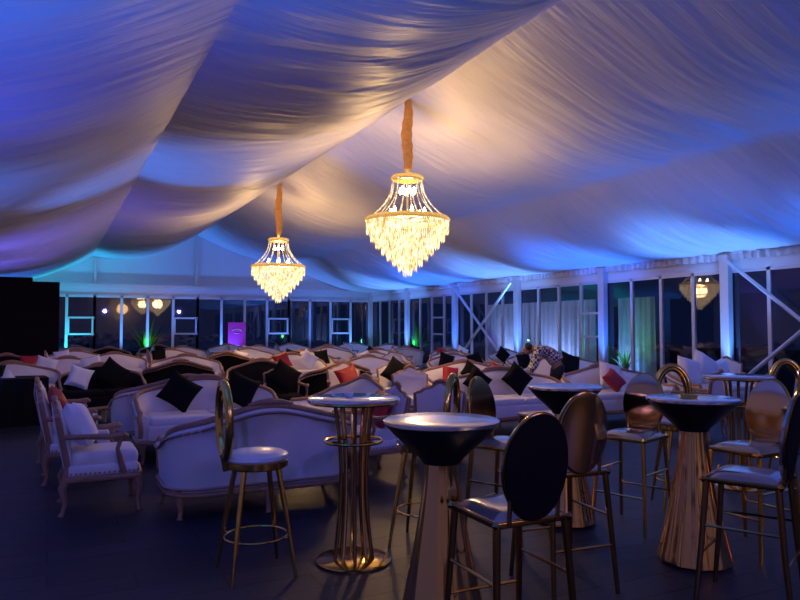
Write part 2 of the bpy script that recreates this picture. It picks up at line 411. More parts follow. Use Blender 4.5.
chandelier(CX1, CY1, 5.52, 3.40, 'large crystal chandelier on an amber sleeve, the nearer and bigger one')
chandelier(CX2, CY2, 5.46, 3.20, 'crystal chandelier on an amber sleeve, the farther and smaller-looking one')

# ------------------------------------------------------------------ lounge furniture
def cab_leg(bm, x, y, h, sx, sy):
    p = [(x, y, h), (x + .025 * sx, y + .025 * sy, h * .75), (x + .01 * sx, y + .01 * sy, h * .35), (x + .02 * sx, y + .02 * sy, .03), (x + .03 * sx, y + .03 * sy, 0)]
    tube(bm, p, [.042, .036, .02, .018, .028], 8)
def make_sofa(w, fab, D=.78, nails=True, loc=(0, 0, 0), rz=0, label='', name='camelback_sofa', group=None):
    t = thing(name, label, 'sofa', loc, rz, group)
    r = .26; hw = w / 2; z0 = .20; path = []
    yf = -D / 2 + .06; yb = D / 2
    for i in range(9): path.append((-hw, yf + (yb - r - yf) * i / 8, -1, 0))
    for i in range(1, 9): a = PI - (PI / 2) * i / 8; path.append((-hw + r + r * math.cos(a), yb - r + r * math.sin(a), math.cos(a), math.sin(a)))
    N = 22
    for i in range(1, N): path.append((-hw + r + (w - 2 * r) * i / N, yb, 0, 1))
    for i in range(0, 9): a = PI / 2 - (PI / 2) * i / 8; path.append((hw - r + r * math.cos(a), yb - r + r * math.sin(a), math.cos(a), math.sin(a)))
    for i in range(1, 9): path.append((hw, yb - r - (yb - r - yf) * i / 8, 1, 0))
    def top(x, y):
        u = (y - yf) / (yb - yf); a = abs(x) / hw
        side = .57 + .20 * max(0, min(1, (u - .25) / .75)) ** 1.4
        camel = .775 + .125 * (0.5 + .5 * math.cos(PI * min(1, a * 1.12))) 
        return camel if u > .999 else (side if a > .999 else side + (camel - side) * (1 - a) / (r / hw) * .6 + 0)
    hs = [top(p[0], p[1]) for p in path]
    for _ in range(3): hs = [hs[0]] + [(hs[i - 1] + hs[i] * 2 + hs[i + 1]) / 4 for i in range(1, len(hs) - 1)] + [hs[-1]]
    bm = NB(); cols = []
    for (x, y, nx, ny), h in zip(path, hs):
        def P(o_, z): return bm.verts.new((x + nx * o_, y + ny * o_, z))
        fl = .05 * ny if ny > 0 else 0
        cols.append([P(-.10, z0), P(-.11, .45), P(-.12 + fl * .3, (h + .45) / 2), P(-.07 + fl, h - .03), P(-.01 + fl, h), P(.03 + fl, h - .03), P(.015 + fl * .5, (h + z0) / 2 + .1), P(.0, z0 + .1), P(0, z0)])
    for a, b in zip(cols, cols[1:]):
        for k in range(9): bm.faces.new((a[k], a[(k + 1) % 9], b[(k + 1) % 9], b[k]))
    bm.faces.new(cols[0]); bm.faces.new(cols[-1][::-1]); bk = obj('backrest', bm, fab, t)
    bm = NB(); tp = [(x + nx * (-.01 + .05 * max(0, ny)), y + ny * (-.01 + .05 * max(0, ny)), h + .012) for (x, y, nx, ny), h in zip(path, hs)]
    e = hs[0]
    tp = [(-hw + .01, yf - .04, .30), (-hw + .01, yf - .05, e - .14), (-hw - .01, yf - .03, e - .03)] + tp + [(hw + .01, yf - .03, e - .03), (hw - .01, yf - .05, e - .14), (hw - .01, yf - .04, .30)]
    tube(bm, tp, .027, 8)
    tube(bm, [(hw * .12 * q, yb + .045, max(hs) + .02 + .022 * math.cos(q * PI / 4)) for q in (-2, -1, 0, 1, 2)], [.015, .028, .034, .028, .015], 8)
    bp = [(x + nx * .005, y + ny * .005, z0) for x, y, nx, ny in path]; tube(bm, bp, .026, 8)
    tube(bm, [(-hw, yf - .03, .24), (-hw / 2, yf - .05, .22), (0, yf - .055, .24), (hw / 2, yf - .05, .22), (hw, yf - .03, .24)], .034, 8)
    obj('wood_frame', bm, 'wood', t)
    if nails:
        bm = NB(); bm2 = NB()
        for i in range(len(path) - 1):
            for q in (0, .33, .67):
                A, B = path[i], path[i + 1]; x = A[0] + (B[0] - A[0]) * q; y = A[1] + (B[1] - A[1]) * q; nx, ny = A[2], A[3]; h = hs[i] + (hs[i + 1] - hs[i]) * q
                fl = .05 * ny if ny > 0 else 0
                bead(bm, (x + nx * (.040 + fl), y + ny * (.040 + fl), h - .045), .016); bead(bm2, (x + nx * .018, y + ny * .018, z0 + .05), .016)
        obj('nailhead_trim', bm, 'nail', bk); obj('nailhead_trim', bm2, 'nail', bk)
    bm = NB(); box(bm, (0, -.045, .33), (w - .16, D - .12, .22), bev=.05); obj('seat', bm, fab, t)
    bm = NB()
    for s in (-1, 1): box(bm, (s * (w - .22) / 4, -.06, .47), ((w - .22) / 2 - .005, D - .16, .11), bev=.045)
    obj('seat_cushion', bm, fab, t)
    for x, y, sx, sy in ((-hw + .05, yf - .01, -.7, -1), (hw - .05, yf - .01, .7, -1), (0, yf - .02, 0, -1), (-hw + .1, yb - .1, -.7, 1), (hw - .1, yb - .1, .7, 1), (0, yb - .02, 0, 1)):
        bm = NB(); cab_leg(bm, x, y, .22, sx, sy); obj('leg', bm, 'wood', t)
    return t
def make_armchair(fab, loc=(0, 0, 0), rz=0, label='', group=None):
    t = thing('armchair', label, 'armchair', loc, rz, group)
    w = .62; hw = w / 2
    # back: arched upholstered panel in a carved frame, tilted
    tilt = Matrix.Rotation(R(-11), 4, 'X'); O = Vector((0, .26, .40))
    out = []
    H = .53
    for i in range(25):
        u = i / 24
        x = (-1 + 2 * u) * (hw - .03)
        z = H - .10 + .10 * (0.5 + .5 * math.cos(PI * (2 * u - 1))) + (.03 * math.cos(6 * PI * (u - .5)) if .15 < u < .85 else 0) * .4
        out.append((x, z))
    out = [(-hw + .06, .0), (-hw + .045, .2), (-hw + .035, .36)] + out + [(hw - .035, .36), (hw - .045, .2), (hw - .06, 0)]
    def T(x, yy, z): return O + tilt @ Vector((x, yy, z))
    bm = NB(); k = len(out)
    f = [bm.verts.new(T(x * .97, -.035, z)) for x, z in out]; g = [bm.verts.new(T(x * .97, .03, z)) for x, z in out]
    cf = bm.verts.new(T(0, -.075, .28)); cg = bm.verts.new(T(0, .05, .28))
    for i in range(k):
        j = (i + 1) % k; bm.faces.new((f[i], f[j], cf)); bm.faces.new((g[j], g[i], cg)); bm.faces.new((f[i], g[i], g[j], f[j]))
    obj('backrest', bm, fab, t)
    bm = NB(); tube(bm, [T(x, 0, z) for x, z in out], .026, 8, closed=True)
    tube(bm, [T(-.09, 0, H + .01), T(-.04, 0, H + .035), T(0, 0, H + .045), T(.04, 0, H + .035), T(.09, 0, H + .01)], [.012, .024, .028, .024, .012], 8)
    for s in (-1, 1): tube(bm, [T(s * (hw - .06), 0, 0), (s * (hw - .05), .28, .30)], .026, 8)
    obj('back_frame', bm, 'wood', t)
    bm = NB(); box(bm, (0, -.02, .36), (w - .05, .56, .10), bev=.03); box(bm, (0, -.03, .45), (w - .09, .54, .13), bev=.055); obj('seat', bm, fab, t)
    bm = NB(); pr = [(-hw + .02, .27), (-hw + .01, 0), (-hw, -.29), (-.15, -.315), (0, -.325), (.15, -.315), (hw, -.29), (hw - .01, 0), (hw - .02, .27)]
    tube(bm, [(x, y, .30) for x, y in pr], .03, 8, closed=True); rl = obj('seat_rail', bm, 'wood', t)
    bm = NB()
    for i in range(60):
        u = i / 59 * (len(pr) - 1); a = int(min(u, len(pr) - 2)); q = u - a
        x = pr[a][0] + (pr[a + 1][0] - pr[a][0]) * q; y = pr[a][1] + (pr[a + 1][1] - pr[a][1]) * q; bead(bm, (x * 1.0, y * 1.0, .345), .011)
    obj('nailhead_trim', bm, 'nail', rl)
    for s in (-1, 1):
        bm = NB(); b0 = T(s * (hw - .045), 0, .26)
        tube(bm, [b0, (s * (hw + .0), .12, .655), (s * (hw + .02), -.06, .645), (s * (hw + .03), -.17, .66), (s * (hw + .02), -.20, .64)], [.022, .022, .026, .026, .02], 8)
        tube(bm, [(s * (hw + .02), -.15, .64), (s * (hw + .03), -.12, .54), (s * (hw + .0), -.15, .42), (s * (hw - .01), -.19, .30)], [.02, .018, .024, .026], 8)
        ar = obj('armrest', bm, 'wood', t)
    for x, y, sx, sy in ((-hw + .02, -.28, -.8, -1), (hw - .02, -.28, .8, -1), (-hw + .05, .26, -.5, 1.6), (hw - .05, .26, .5, 1.6)):
        bm = NB(); cab_leg(bm, x, y, .31, sx, sy); obj('leg', bm, 'wood', t)
    return t
def pillow_mesh(s, th):
    bm = NB(); N = 12; top = {}; bot = {}
    for i in range(N + 1):
        for j in range(N + 1):
            u = -1 + 2 * i / N; v = -1 + 2 * j / N
            k = 1 - .10 * (1 - u * u) * abs(v) ** 2 ; l = 1 - .10 * (1 - v * v) * abs(u) ** 2
            h = th / 2 * ((1 - u ** 4) * (1 - v ** 4)) ** .55
            x, z = u * s / 2 * l, v * s / 2 * k
            w = 1 + .05 * noise.noise(Vector((u * 2, v * 2, s)))
            top[i, j] = bm.verts.new((x, -h * w, z))
            bot[i, j] = top[i, j] if i in (0, N) or j in (0, N) else bm.verts.new((x, h * w, z))
    for i in range(N):
        for j in range(N):
            bm.faces.new((top[i, j], top[i + 1, j], top[i + 1, j + 1], top[i, j + 1])); bm.faces.new((bot[i, j + 1], bot[i + 1, j + 1], bot[i + 1, j], bot[i, j]))
    return bm
_pm = {}
def pillow(fab, loc, rz, lean, roll, label, s=.44, th=.16, group=None):
    key = (fab, s, th)
    if key not in _pm:
        o = obj('throw_pillow', pillow_mesh(s, th), fab); _pm[key] = o.data
    else: o = bpy.data.objects.new('throw_pillow', _pm[key]); C.objects.link(o)
    o.matrix_world = Matrix.Translation(loc) @ Matrix.Rotation(rz, 4, 'Z') @ Matrix.Rotation(R(-lean), 4, 'X') @ Matrix.Rotation(R(roll), 4, 'Y')
    return tag(o, label, 'pillow', group)
def on_seat(sx, sy, rz, u, fab, label, roll=0, lean=22, s=.44, th=.16, group=None, v=.10, seat=.52):
    # a pillow leaning on the back of a seat at (sx, sy): u = offset along the seat
    ex = .5 * s * (abs(math.cos(R(roll))) + abs(math.sin(R(roll)))) * math.cos(R(lean)) * .92
    x = sx + u * math.cos(rz) - v * math.sin(rz); y = sy + u * math.sin(rz) + v * math.cos(rz)
    return pillow(fab, (x, y, seat + ex), rz, lean, roll, label, s, th, group)
def make_table(loc, rz, label, top='stone', group=None, w=1.0, d=.55, h=.44):
    t = thing('coffee_table', label, 'table', loc, rz, group)
    bm = NB(); box(bm, (0, 0, h - .02), (w, d, .04), bev=.012); obj('table_top', bm, top, t)
    bm = NB()
    for s in (-1, 1):
        box(bm, (0, s * (d / 2 - .05), h - .08), (w - .08, .025, .08)); box(bm, (s * (w / 2 - .05), 0, h - .08), (.025, d - .08, .08))
    obj('apron', bm, 'wood', t)
    for sx in (-1, 1):
        for sy in (-1, 1):
            bm = NB(); cab_leg(bm, sx * (w / 2 - .06), sy * (d / 2 - .06), h - .04, sx, sy); obj('leg', bm, 'wood', t)
    return t
UP = 0          # front -Y: faces the viewer's side
# --- row one, left group
S1 = make_sofa(1.60, 'cream', loc=(1.68, 6.22, 0), rz=PI, label='pale camelback sofa seen from behind, nearest the camera at left with full nailhead back')
S2 = make_sofa(1.75, 'cream', loc=(1.80, 8.85, 0), rz=0, label= 'pale sofa with two black pillows, facing the camera behind the nearest sofa')
on_seat(1.80, 8.85, 0, -.36, 'black', 'black pillow tipped on its corner at the left end of the pale sofa', 36, 18, .42)
on_seat(1.80, 8.85, 0, .40, 'black', 'black pillow on the right half of the pale sofa, behind the open oval stool back', 28, 18, .42)
dup(S2, (1.62, 9.85, 0), PI, 'pale sofa standing back to back with the pale two-pillow sofa at left')
S3 = dup(S1, (3.32, 8.45, 0), -PI / 2, 'pale sofa set sideways behind the slatted gold table, facing left')
A1 = make_armchair('cream', (.40, 6.72, 0), PI / 2, 'wooden-armed pale armchair at far left nearest the camera, facing right')
pillow('white', (.24, 6.70, .73), PI / 2 - .1, 26, 6, 'plump white pillow leaning in the nearest left armchair', .42, .20)
A2 = dup(A1, (.26, 8.05, 0), PI / 2, 'pale wooden-armed armchair behind the nearest left one, holding the red pillow')
pillow('red', (.10, 8.02, .74), PI / 2, 24, -14, 'red pillow in the second left armchair', .42, .16)
dup(A1, (.22, 9.35, 0), PI / 2 - .1, 'third pale armchair back along the left side, mostly hidden by the second')
A3 = dup(A1, (3.02, 6.75, 0), -PI / 2 + .1, 'pale armchair facing left just behind the slatted gold table')
pillow('red', (3.18, 6.78, .70), -PI / 2, 20, 5, 'dark red pillow in the armchair behind the slatted gold table', .40, .16)
make_table((1.72, 7.55, 0), 0, 'low cream-topped table between the two pale sofas at left')
# --- row one, middle group
dup(A1, (4.12, 7.25, 0), PI - .35, 'pale armchair seen from behind, left of the lit open oval stool back')
dup(A1, (5.02, 9.45, 0), -.25, 'pale tall-backed armchair facing the camera behind the smaller one')
SX4, SY4 = 6.35, 8.75
S4 = make_sofa(2.0, 'cream', loc=(SX4, SY4, 0), rz=-.08, label='pale camelback sofa with two black pillows in the middle, behind the open oval stools')
on_seat(SX4, SY4, -.08, .15, 'black', 'big black pillow on its corner in the middle of the central pale sofa', 45, 18, .42)
on_seat(SX4, SY4, -.08, -.55, 'black', 'black pillow at the left end of the central pale sofa', 40, 18, .38)
make_table((6.1, 7.35, 0), 0, 'low cream-topped table in front of the central pale sofa')
SX5, SY5 = 8.55, 8.75
S5 = dup(S4, (SX5, SY5, 0), .05, 'pale sofa holding a white pillow and a red pillow, right of the middle')
on_seat(SX5, SY5, .05, -.10, 'white', 'white pillow on the pale sofa right of the middle', 15, 20, .46, .2)
on_seat(SX5, SY5, .05, -.25, 'red', 'red pillow leaning on the white one on the pale sofa right of the middle', 60, 34, .36, .14, v=-.12)
dup(A1, (8.35, 7.05, 0), PI + .3, 'pale armchair seen from behind, just behind the nearest right cocktail table')
# --- right
S7 = dup(S1, (10.75, 8.75, 0), .1, 'pale sofa heaped with white pillows near the glazed side wall')
for i, (u, ro, s, lb) in enumerate(((-.45, 12, .52, 'large white pillow at the left of the heap on the sofa by the glazed wall'), (.0, 30, .54, 'large white tilted pillow, middle of the heap on the sofa by the glazed wall'), (.48, -10, .46, 'white pillow at the right of the heap on the sofa by the glazed wall'))):
    on_seat(10.75, 8.75, .1, u, 'white', lb, ro, 18, s, .22)
S8 = dup(S1, (9.85, 6.35, 0), .15, 'pale sofa at the right edge with a big black pillow')
on_seat(9.85, 6.35, .15, -.5, 'black', 'big black pillow on the pale sofa at the right edge', 42, 16, .5)
on_seat(9.85, 6.35, .15, .45, 'red', 'red pillow on the pale sofa at the right edge', 10, 18, .38)
dup(A1, (11.6, 7.0, 0), -.5, 'pale armchair beside the glazed side wall, right of the pillow heap')
on_seat(11.6, 7.0, -.5, 0, 'red', 'red pillow in the armchair beside the glazed side wall', 8, 16, .40, .14, v=.06)
dup(A1, (12.3, 9.6, 0), -.9, 'pale armchair tucked in by the glazed side wall, behind the pillow heap')
# --- row two
B1 = make_sofa(1.35, 'black', loc=(.80, 12.9, 0), rz=.05, label='black sofa at left with a blue-white pillow, beyond the pale armchairs')
on_seat(.80, 12.9, .05, -.36, 'white', 'blue-white pillow on the black sofa at left', 20, 20, .38)
on_seat(.80, 12.9, .05, .15, 'black', 'black pillow in the middle of the black sofa at left', 40, 20, .44)
BA = make_armchair('black', (3.35, 10.75, 0), -.15, 'black armchair beyond the right end of the pale two-pillow sofa')
on_seat(3.35, 10.75, -.15, 0, 'black', 'black pillow in the lone black armchair', 35, 18, .44)
dup(B1, (2.3, 14.7, 0), PI, 'black sofa seen from behind beyond the pale two-pillow sofa, left one of three')
dup(B1, (3.7, 13.4, 0), -.3, 'black sofa left of centre, turned slightly, with a row of brass nails')
dup(B1, (4.85, 12.5, 0), PI + .1, 'black sofa seen from behind just left of the two pale armchairs in the middle')
dup(A1, (4.55, 11.05, 0), -.2, 'pale armchair with a red pillow behind the slatted gold table')
on_seat(4.55, 11.05, -.2, .02, 'red', 'bright red pillow in the pale armchair beyond the slatted gold table', 70, 30, .40, .15, v=-.02)
dup(A1, (5.45, 11.0, 0), -.35, 'pale armchair with a black pillow beyond the middle')
on_seat(5.45, 11.0, -.35, .03, 'black', 'black pillow tipped in the pale armchair beyond the middle', 35, 18, .44, .15, v=.04)
dup(S4, (7.15, 11.0, 0), .0, 'pale sofa behind the central one, in front of the bending person')
on_seat(7.15, 11.0, 0, -.5, 'red', 'red pillow at the left end of the pale sofa behind the central one', 12, 20, .34)
on_seat(7.15, 11.0, 0, .55, 'red', 'red pillow by the head of the bending person', 25, 20, .34)
on_seat(7.15, 11.0, 0, -.05, 'black', 'black pillow in the middle of the pale sofa behind the central one', 40, 20, .36)
dup(S4, (10.15, 11.35, 0), .05, 'pale sofa with one black pillow, right of the person in the checked shirt')
on_seat(10.15, 11.35, .05, -.35, 'black', 'black pillow on the pale sofa right of the person in the checked shirt', 20, 18, .50)
t = thing('draped_table', 'long table under a black cloth at the left edge', 'table', (-1.30, 12.9, 0), .1)
bm = NB(); N = 200; ring1 = []; ring2 = []; per = []
for i in range(N):
    a = 2 * PI * i / N; cx = 1.25 * max(-1, min(1, 1.25 * math.cos(a))); cy = .42 * max(-1, min(1, 1.25 * math.sin(a)))
    o_ = 1 + .03 * math.sin(i * .9); ring1.append(bm.verts.new((cx, cy, .76))); ring2.append(bm.verts.new((cx * (1 + .015 * math.sin(i * .9)), cy * (1.04 + .05 * math.sin(i * .9)), .005)))
for i in range(N): bm.faces.new((ring1[i], ring1[(i + 1) % N], ring2[(i + 1) % N], ring2[i]))
bm.faces.new(ring1); obj('tablecloth', bm, 'black', t)
bm = NB(); lathe(bm, [(.11, 0), (.07, .03), (.04, .09), (.0, .14)], 8, (0, 0, 0), 1, .8)
o = obj('folded_napkin', bm, 'white'); o.location = (-.62, 12.95, .763); tag(o, 'small white folded napkin on the black draped table', 'napkin')

# --- far rows
far_defs = []
rndf = random.Random(11)
pillow_g = {'red': 'red pillows in the far seating rows', 'black': 'black pillows in the far seating rows', 'white': 'white pillows in the far seating rows'}
low = {}
for ri, (Y, xs_) in enumerate(((14.4, (-.6, 6.6, 8.9, 11.3)), (16.6, (.4, 2.9, 5.4, 7.9, 10.4, 12.3)), (19.0, (-1.0, 1.5, 4.0, 6.5, 9.0, 11.5)), (21.6, (.6, 3.2, 5.8, 8.4, 11.0)), (24.6, (1.6, 4.2, 6.8, 9.4, 12.0)), (27.4, (.9, 3.6, 6.3, 9.0, 11.7)))):
    for ci, X in enumerate(xs_):
        x = X + rndf.uniform(-.15, .15); y = Y + rndf.uniform(-.2, .2); rz = rndf.choice((0, 0, PI, .12, -.12))
        src = B1 if rndf.random() < .13 else S1
        kind = 'black' if src is B1 else 'pale'
        dup(src, (x, y, 0), rz, ('%s sofa in the rows before the far glazed wall' % kind), '%s sofas in the far rows' % kind)
        cols_ = rndf.sample(['red', 'black', 'white', 'black', 'black', 'white'], rndf.choice((0, 1, 1, 2)))
        for q, cc in enumerate(cols_):
            on_seat(x, y, rz, (-.4, .4)[q] + rndf.uniform(-.1, .1), cc, '%s pillow on a sofa of the far rows' % cc, rndf.uniform(-20, 45), 18, .42, .16, group=pillow_g[cc])
        if ri % 2 == 0 and ci < len(xs_) - 1:
            xm = (X + xs_[ci + 1]) / 2
            if xs_[ci + 1] - X < 4:
                dup(A1, (xm - .02, y + 1.2, 0), rndf.choice((PI / 2, -PI / 2, 0)), 'pale armchair in the rows before the far glazed wall', 'pale armchairs in the far rows')
        if ri in (0, 2, 4) and rz != PI and x > 0:
            key = 'far_table'
            if key not in low: low[key] = make_table((x, y - 1.2, 0), 0, 'low cream-topped table in the far seating rows', group='low tables in the far rows', w=.95)
            else: dup(low[key], (x, y - 1.2, 0), 0, 'low cream-topped table in the far seating rows', 'low tables in the far rows')

# ------------------------------------------------------------------ cocktail tables
def hourglass(px, d, label, h=1.10, R0=.30):
    x, y = at(px, d); t = thing('cocktail_table', label, 'table', (x, y, 0))
    bm = NB(); lathe(bm, [(0, h - .002), (R0 * .5, h - .002), (R0 - .006, h - .002), (R0, h - .006), (R0, h - .02), (R0 - .01, h - .028), (0, h - .03)], 64)
    obj('table_top', bm, 'topgl', t)
    bm = NB(); lathe(bm, [(R0 - .008, h - .028), (R0 * .80, h - .085), (R0 * .58, h - .145), (R0 * .38, h - .20), (.098, h - .225), (0, h - .225)], 56); obj('cone', bm, 'cone', t)
    bm = NB(); zt = h - .225; prof = [(.086, zt), (.088, zt - .05)]
    for q in range(1, 15):
        u = q / 14; prof.append((.088 + (.235 - .088) * (u ** 1.25), zt - .05 - (zt - .08) * u))
    prof += [(.237, .018), (.225, 0), (0, 0)]
    n_ = 108; rings = []
    for r, z in prof:
        if r == 0: continue
        rings.append([bm.verts.new((r * (1 + .022 * math.cos(11 * 2 * PI * j / n_)) * math.cos(2 * PI * j / n_), r * (1 + .022 * math.cos(11 * 2 * PI * j / n_)) * math.sin(2 * PI * j / n_), z)) for j in range(n_)])
    for a, b in zip(rings, rings[1:]):
        for j in range(n_): bm.faces.new((a[j], a[(j + 1) % n_], b[(j + 1) % n_], b[j]))
    bm.faces.new(rings[-1]); obj('pedestal', bm, 'rose', t)
    return t
def slat_table(px, d, label, h=1.10, R0=.30):
    x, y = at(px, d); t = thing('slatted_table', label, 'table', (x, y, 0))
    bm = NB(); lathe(bm, [(0, h), (R0 - .01, h), (R0, h - .008), (R0, h - .018), (0, h - .018)], 64); tt = obj('table_top', bm, 'topw', t)
    bm = NB(); lathe(bm, [(0, h - .019), (R0 - .008, h - .019), (R0 - .004, h - .03), (R0 - .012, h - .04), (0, h - .04)], 64); obj('top_rim', bm, 'gold', tt)
    bm = NB(); lathe(bm, [(.195, .80), (.20, .806), (.195, .812), (.185, .806), (.195, .80)], 48); 
    tube(bm, [(.193 * math.cos(2 * PI * q / 40), .193 * math.sin(2 * PI * q / 40), .806) for q in range(40)], .011, 8, closed=True)
    for q in range(6):
        a = 2 * PI * q / 6; tube(bm, [(.193 * math.cos(a), .193 * math.sin(a), .806), (.10 * math.cos(a), .10 * math.sin(a), .806)], .007, 6)
    obj('shelf_ring', bm, 'gold', t)
    for q in range(10):
        a = 2 * PI * q / 10; bm = NB(); pts = []
        for i in range(15):
            u = i / 14; z = .02 + (h - .06) * u; r = .105 + .028 * (1 - u) ** 3 + .03 * u ** 4 - .022 * math.sin(PI * u)
            pts.append((r * math.cos(a), r * math.sin(a), z))
        tube(bm, pts, .0125, 8); obj('slat', bm, 'bronze' if q % 2 else 'gold', t)
    bm = NB(); lathe(bm, [(0, .022), (.24, .022), (.252, .014), (.252, .003), (.245, 0), (0, 0)], 64); obj('base', bm, 'gold', t)
    return t
M['topw'] = mat('white_glass_top', (.78, .82, .92), .12, .7, 1.0)
hourglass(441, 3.60, 'gold-footed cocktail table with a black cone, nearest the camera with the yellow reflection on top')
hourglass(564, 5.67, 'black-coned cocktail table farther back, behind the black oval chair back')
hourglass(691, 4.72, 'rose-gold pedestal cocktail table with a black cone at right')
slat_table(354, 4.72, 'tall table of slim gold slats with a pale round top, left of centre', R0=.315)
slat_table(737, 6.9, 'farther slatted tall table at right with a pale round top', R0=.33)

# ------------------------------------------------------------------ bar stools
def seat_round(t, H=.75):
    bm = NB(); lathe(bm, [(0, H - .075), (.185, H - .075), (.20, H - .065), (.20, H - .03), (.19, H - .022), (0, H - .022)], 40); sf = obj('seat_frame', bm, 'gold', t)
    bm = NB(); lathe(bm, [(.19, H - .03), (.205, H - .012), (.20, H + .008), (.17, H + .024), (.10, H + .034), (0, H + .038)], 40); obj('seat_cushion', bm, 'seatw', sf)
def round_stool(loc, rz, label, H=.75):
    t = thing('bar_stool', label, 'stool', (loc[0], loc[1], 0), rz); seat_round(t, H)
    for k in range(4):
        a = PI / 4 + k * PI / 2; bm = NB()
        tube(bm, [(.155 * math.cos(a), .155 * math.sin(a), H - .07), (.232 * math.cos(a), .232 * math.sin(a), .30), (.285 * math.cos(a), .285 * math.sin(a), 0)], [.019, .016, .011], 10); obj('leg', bm, 'gold', t)
    bm = NB(); tube(bm, [(.20 * math.cos(2 * PI * q / 40), .20 * math.sin(2 * PI * q / 40), .24) for q in range(40)], .007, 6, closed=True)
    for k in range(4):
        a = PI / 4 + k * PI / 2; tube(bm, [(.198 * math.cos(a), .198 * math.sin(a), .24), (.243 * math.cos(a), .243 * math.sin(a), .24)], .006, 6)
    obj('foot_ring', bm, 'gold', t)
    bm = NB(); pts = []
    for q in range(40):
        a = 2 * PI * q / 40; x = .15 * math.cos(a); z = H + .235 + .235 * math.sin(a); pts.append((x, .205 + .03 * (z - H), z))
    # flat band: two concentric tubes give the wide ring its section
    tube(bm, pts, .026, 10, closed=True)
    tube(bm, [(p[0] * .82, p[1], H + .235 + (p[2] - H - .235) * .88) for p in pts], .022, 8, closed=True)
    tube(bm, [(0, .19, H - .08), (0, .205, H - .02), (0, .208, H + .02)], [.028, .024, .03], 8); obj('oval_back_ring', bm, 'gold', t)
    return t
def oval_chair(loc, rz, label, backmat, rear, H=.75, seatm='seatg', metal='gold'):
    t = thing('bar_chair', label, 'chair', (loc[0], loc[1], 0), rz); s = .20
    bm = NB(); box(bm, (0, 0, H - .045), (2 * s, 2 * s, .03), bev=.008)
    for q in (-1, 1):
        for w_ in (-1, 1): bead(bm, (q * s, w_ * s, H - .04), .022)
    sf = obj('seat_frame', bm, metal, t)
    bm = NB(); N = 10; g = []
    for i in range(N + 1):
        g.append([bm.verts.new((-s * .94 + 2 * s * .94 * i / N, -s * .94 + 2 * s * .94 * j / N, H - .03 + .035 * ((1 - (2 * i / N - 1) ** 4) * (1 - (2 * j / N - 1) ** 4)) ** .5)) for j in range(N + 1)])
    for i in range(N):
        for j in range(N): bm.faces.new((g[i][j], g[i + 1][j], g[i + 1][j + 1], g[i][j + 1]))
    obj('seat_cushion', bm, seatm, sf)
    for q in (-1, 1):
        for w_ in (-1, 1):
            bm = NB(); tube(bm, [(q * s * .92, w_ * s * .92, H - .05), (q * s * 1.02, w_ * s * 1.05, .35), (q * s * 1.1, w_ * s * 1.22, 0)], [.019, .017, .014], 8); obj('leg', bm, metal, t)
    for z, e in ((.28, 1.10), (.45, 1.05)):
        for q in (-1, 1):
            bm = NB()
            if z < .4: tube(bm, [(-s * e * .97, q * s * e, z), (s * e * .97, q * s * e, z)], .008, 6)
            else: tube(bm, [(q * s * e * .96, -s * e, z), (q * s * e * .96, s * e, z)], .008, 6)
            obj('stretcher', bm, metal, t)
    # oval padded back, leaning
    def plate(name, y0, y1, m, a_=.168, b_=.235, cz=H + .205):
        bm = NB(); k = 48; prof = []
        for u in (0, .25, .5, .72, .88, .96, 1): prof.append((u, y0 - .014 * (1 - u ** 2.5)))
        prof.append((1.01, (y0 + y1) / 2))
        for u in (1, .96, .88, .72, .5, .25, 0): prof.append((u, y1 + .010 * (1 - u ** 2.5)))
        rg = []
        for u, yy in prof:
            if u == 0: rg.append([bm.verts.new((0, s + yy + .12 * b_, cz))]); continue
            row = []
            for q in range(k):
                an = 2 * PI * q / k; x = a_ * u * math.cos(an); z = b_ * u * math.sin(an)
                row.append(bm.verts.new((x, s + yy + .12 * (z + b_) - .10 * x * x / a_, cz + z)))
            rg.append(row)
        for a1, b1 in zip(rg, rg[1:]):
            for q in range(k):
                r_ = (q + 1) % k
                if len(a1) == 1: bm.faces.new((a1[0], b1[q], b1[r_]))
                elif len(b1) == 1: bm.faces.new((a1[q], a1[r_], b1[0]))
                else: bm.faces.new((a1[q], a1[r_], b1[r_], b1[q]))
        return obj(name, bm, m, t)
    plate('back_pad', -.018, .004, backmat); plate('back_shell', .006, .022, rear)
    bm = NB(); tube(bm, [(.170 * math.cos(2 * PI * q / 48), s + .005 + .12 * (.237 * math.sin(2 * PI * q / 48) + .235) - .1 * .168 * math.cos(2 * PI * q / 48) ** 2, H + .205 + .238 * math.sin(2 * PI * q / 48)) for q in range(48)], .0085, 8, closed=True)
    for q in (-1, 1): tube(bm, [(q * .13, s, H - .05), (q * .13, s + .01, H + .09)], .011, 6)
    obj('back_rim', bm, metal, t)
    return t
round_stool(at(258, 4.50), facing(.86, .44), 'gold bar stool with round white seat and open oval back at left')
round_stool(at(424, 5.12), facing(-1, .35), 'gold bar stool with lit open oval back, behind the nearest cocktail table')
oval_chair(at(506, 5.15), facing(.75, -.60), 'bar chair with dark bronze oval back in the middle, between two cocktail tables', 'bronze', 'bronze')
round_stool(at(678, 6.15), facing(-.1, -1), 'gold bar stool with open oval back behind the rose-gold pedestal table')
round_stool(at(791, 7.2), facing(-.25, -1), 'gold bar stool with open oval back at the right edge beside the farther slatted table')
oval_chair(at(507, 3.30), facing(-.42, .90), 'bar chair with a solid black oval back, nearest the camera', 'seatg', 'black', metal='bronze')
oval_chair(at(560, 4.30), facing(-.35, .93), 'bar chair with a shiny rose-gold oval back, right behind the black-backed one', 'seatg', 'rose', metal='bronze')
oval_chair(at(630, 5.55), facing(-.70, -.70), 'bar chair with gold oval back left of the rose-gold pedestal table', 'rose', 'gold')
oval_chair(at(748, 4.95), facing(-.80, -.45), 'bar chair with a gold oval back right of the rose-gold pedestal table', 'rose', 'gold')
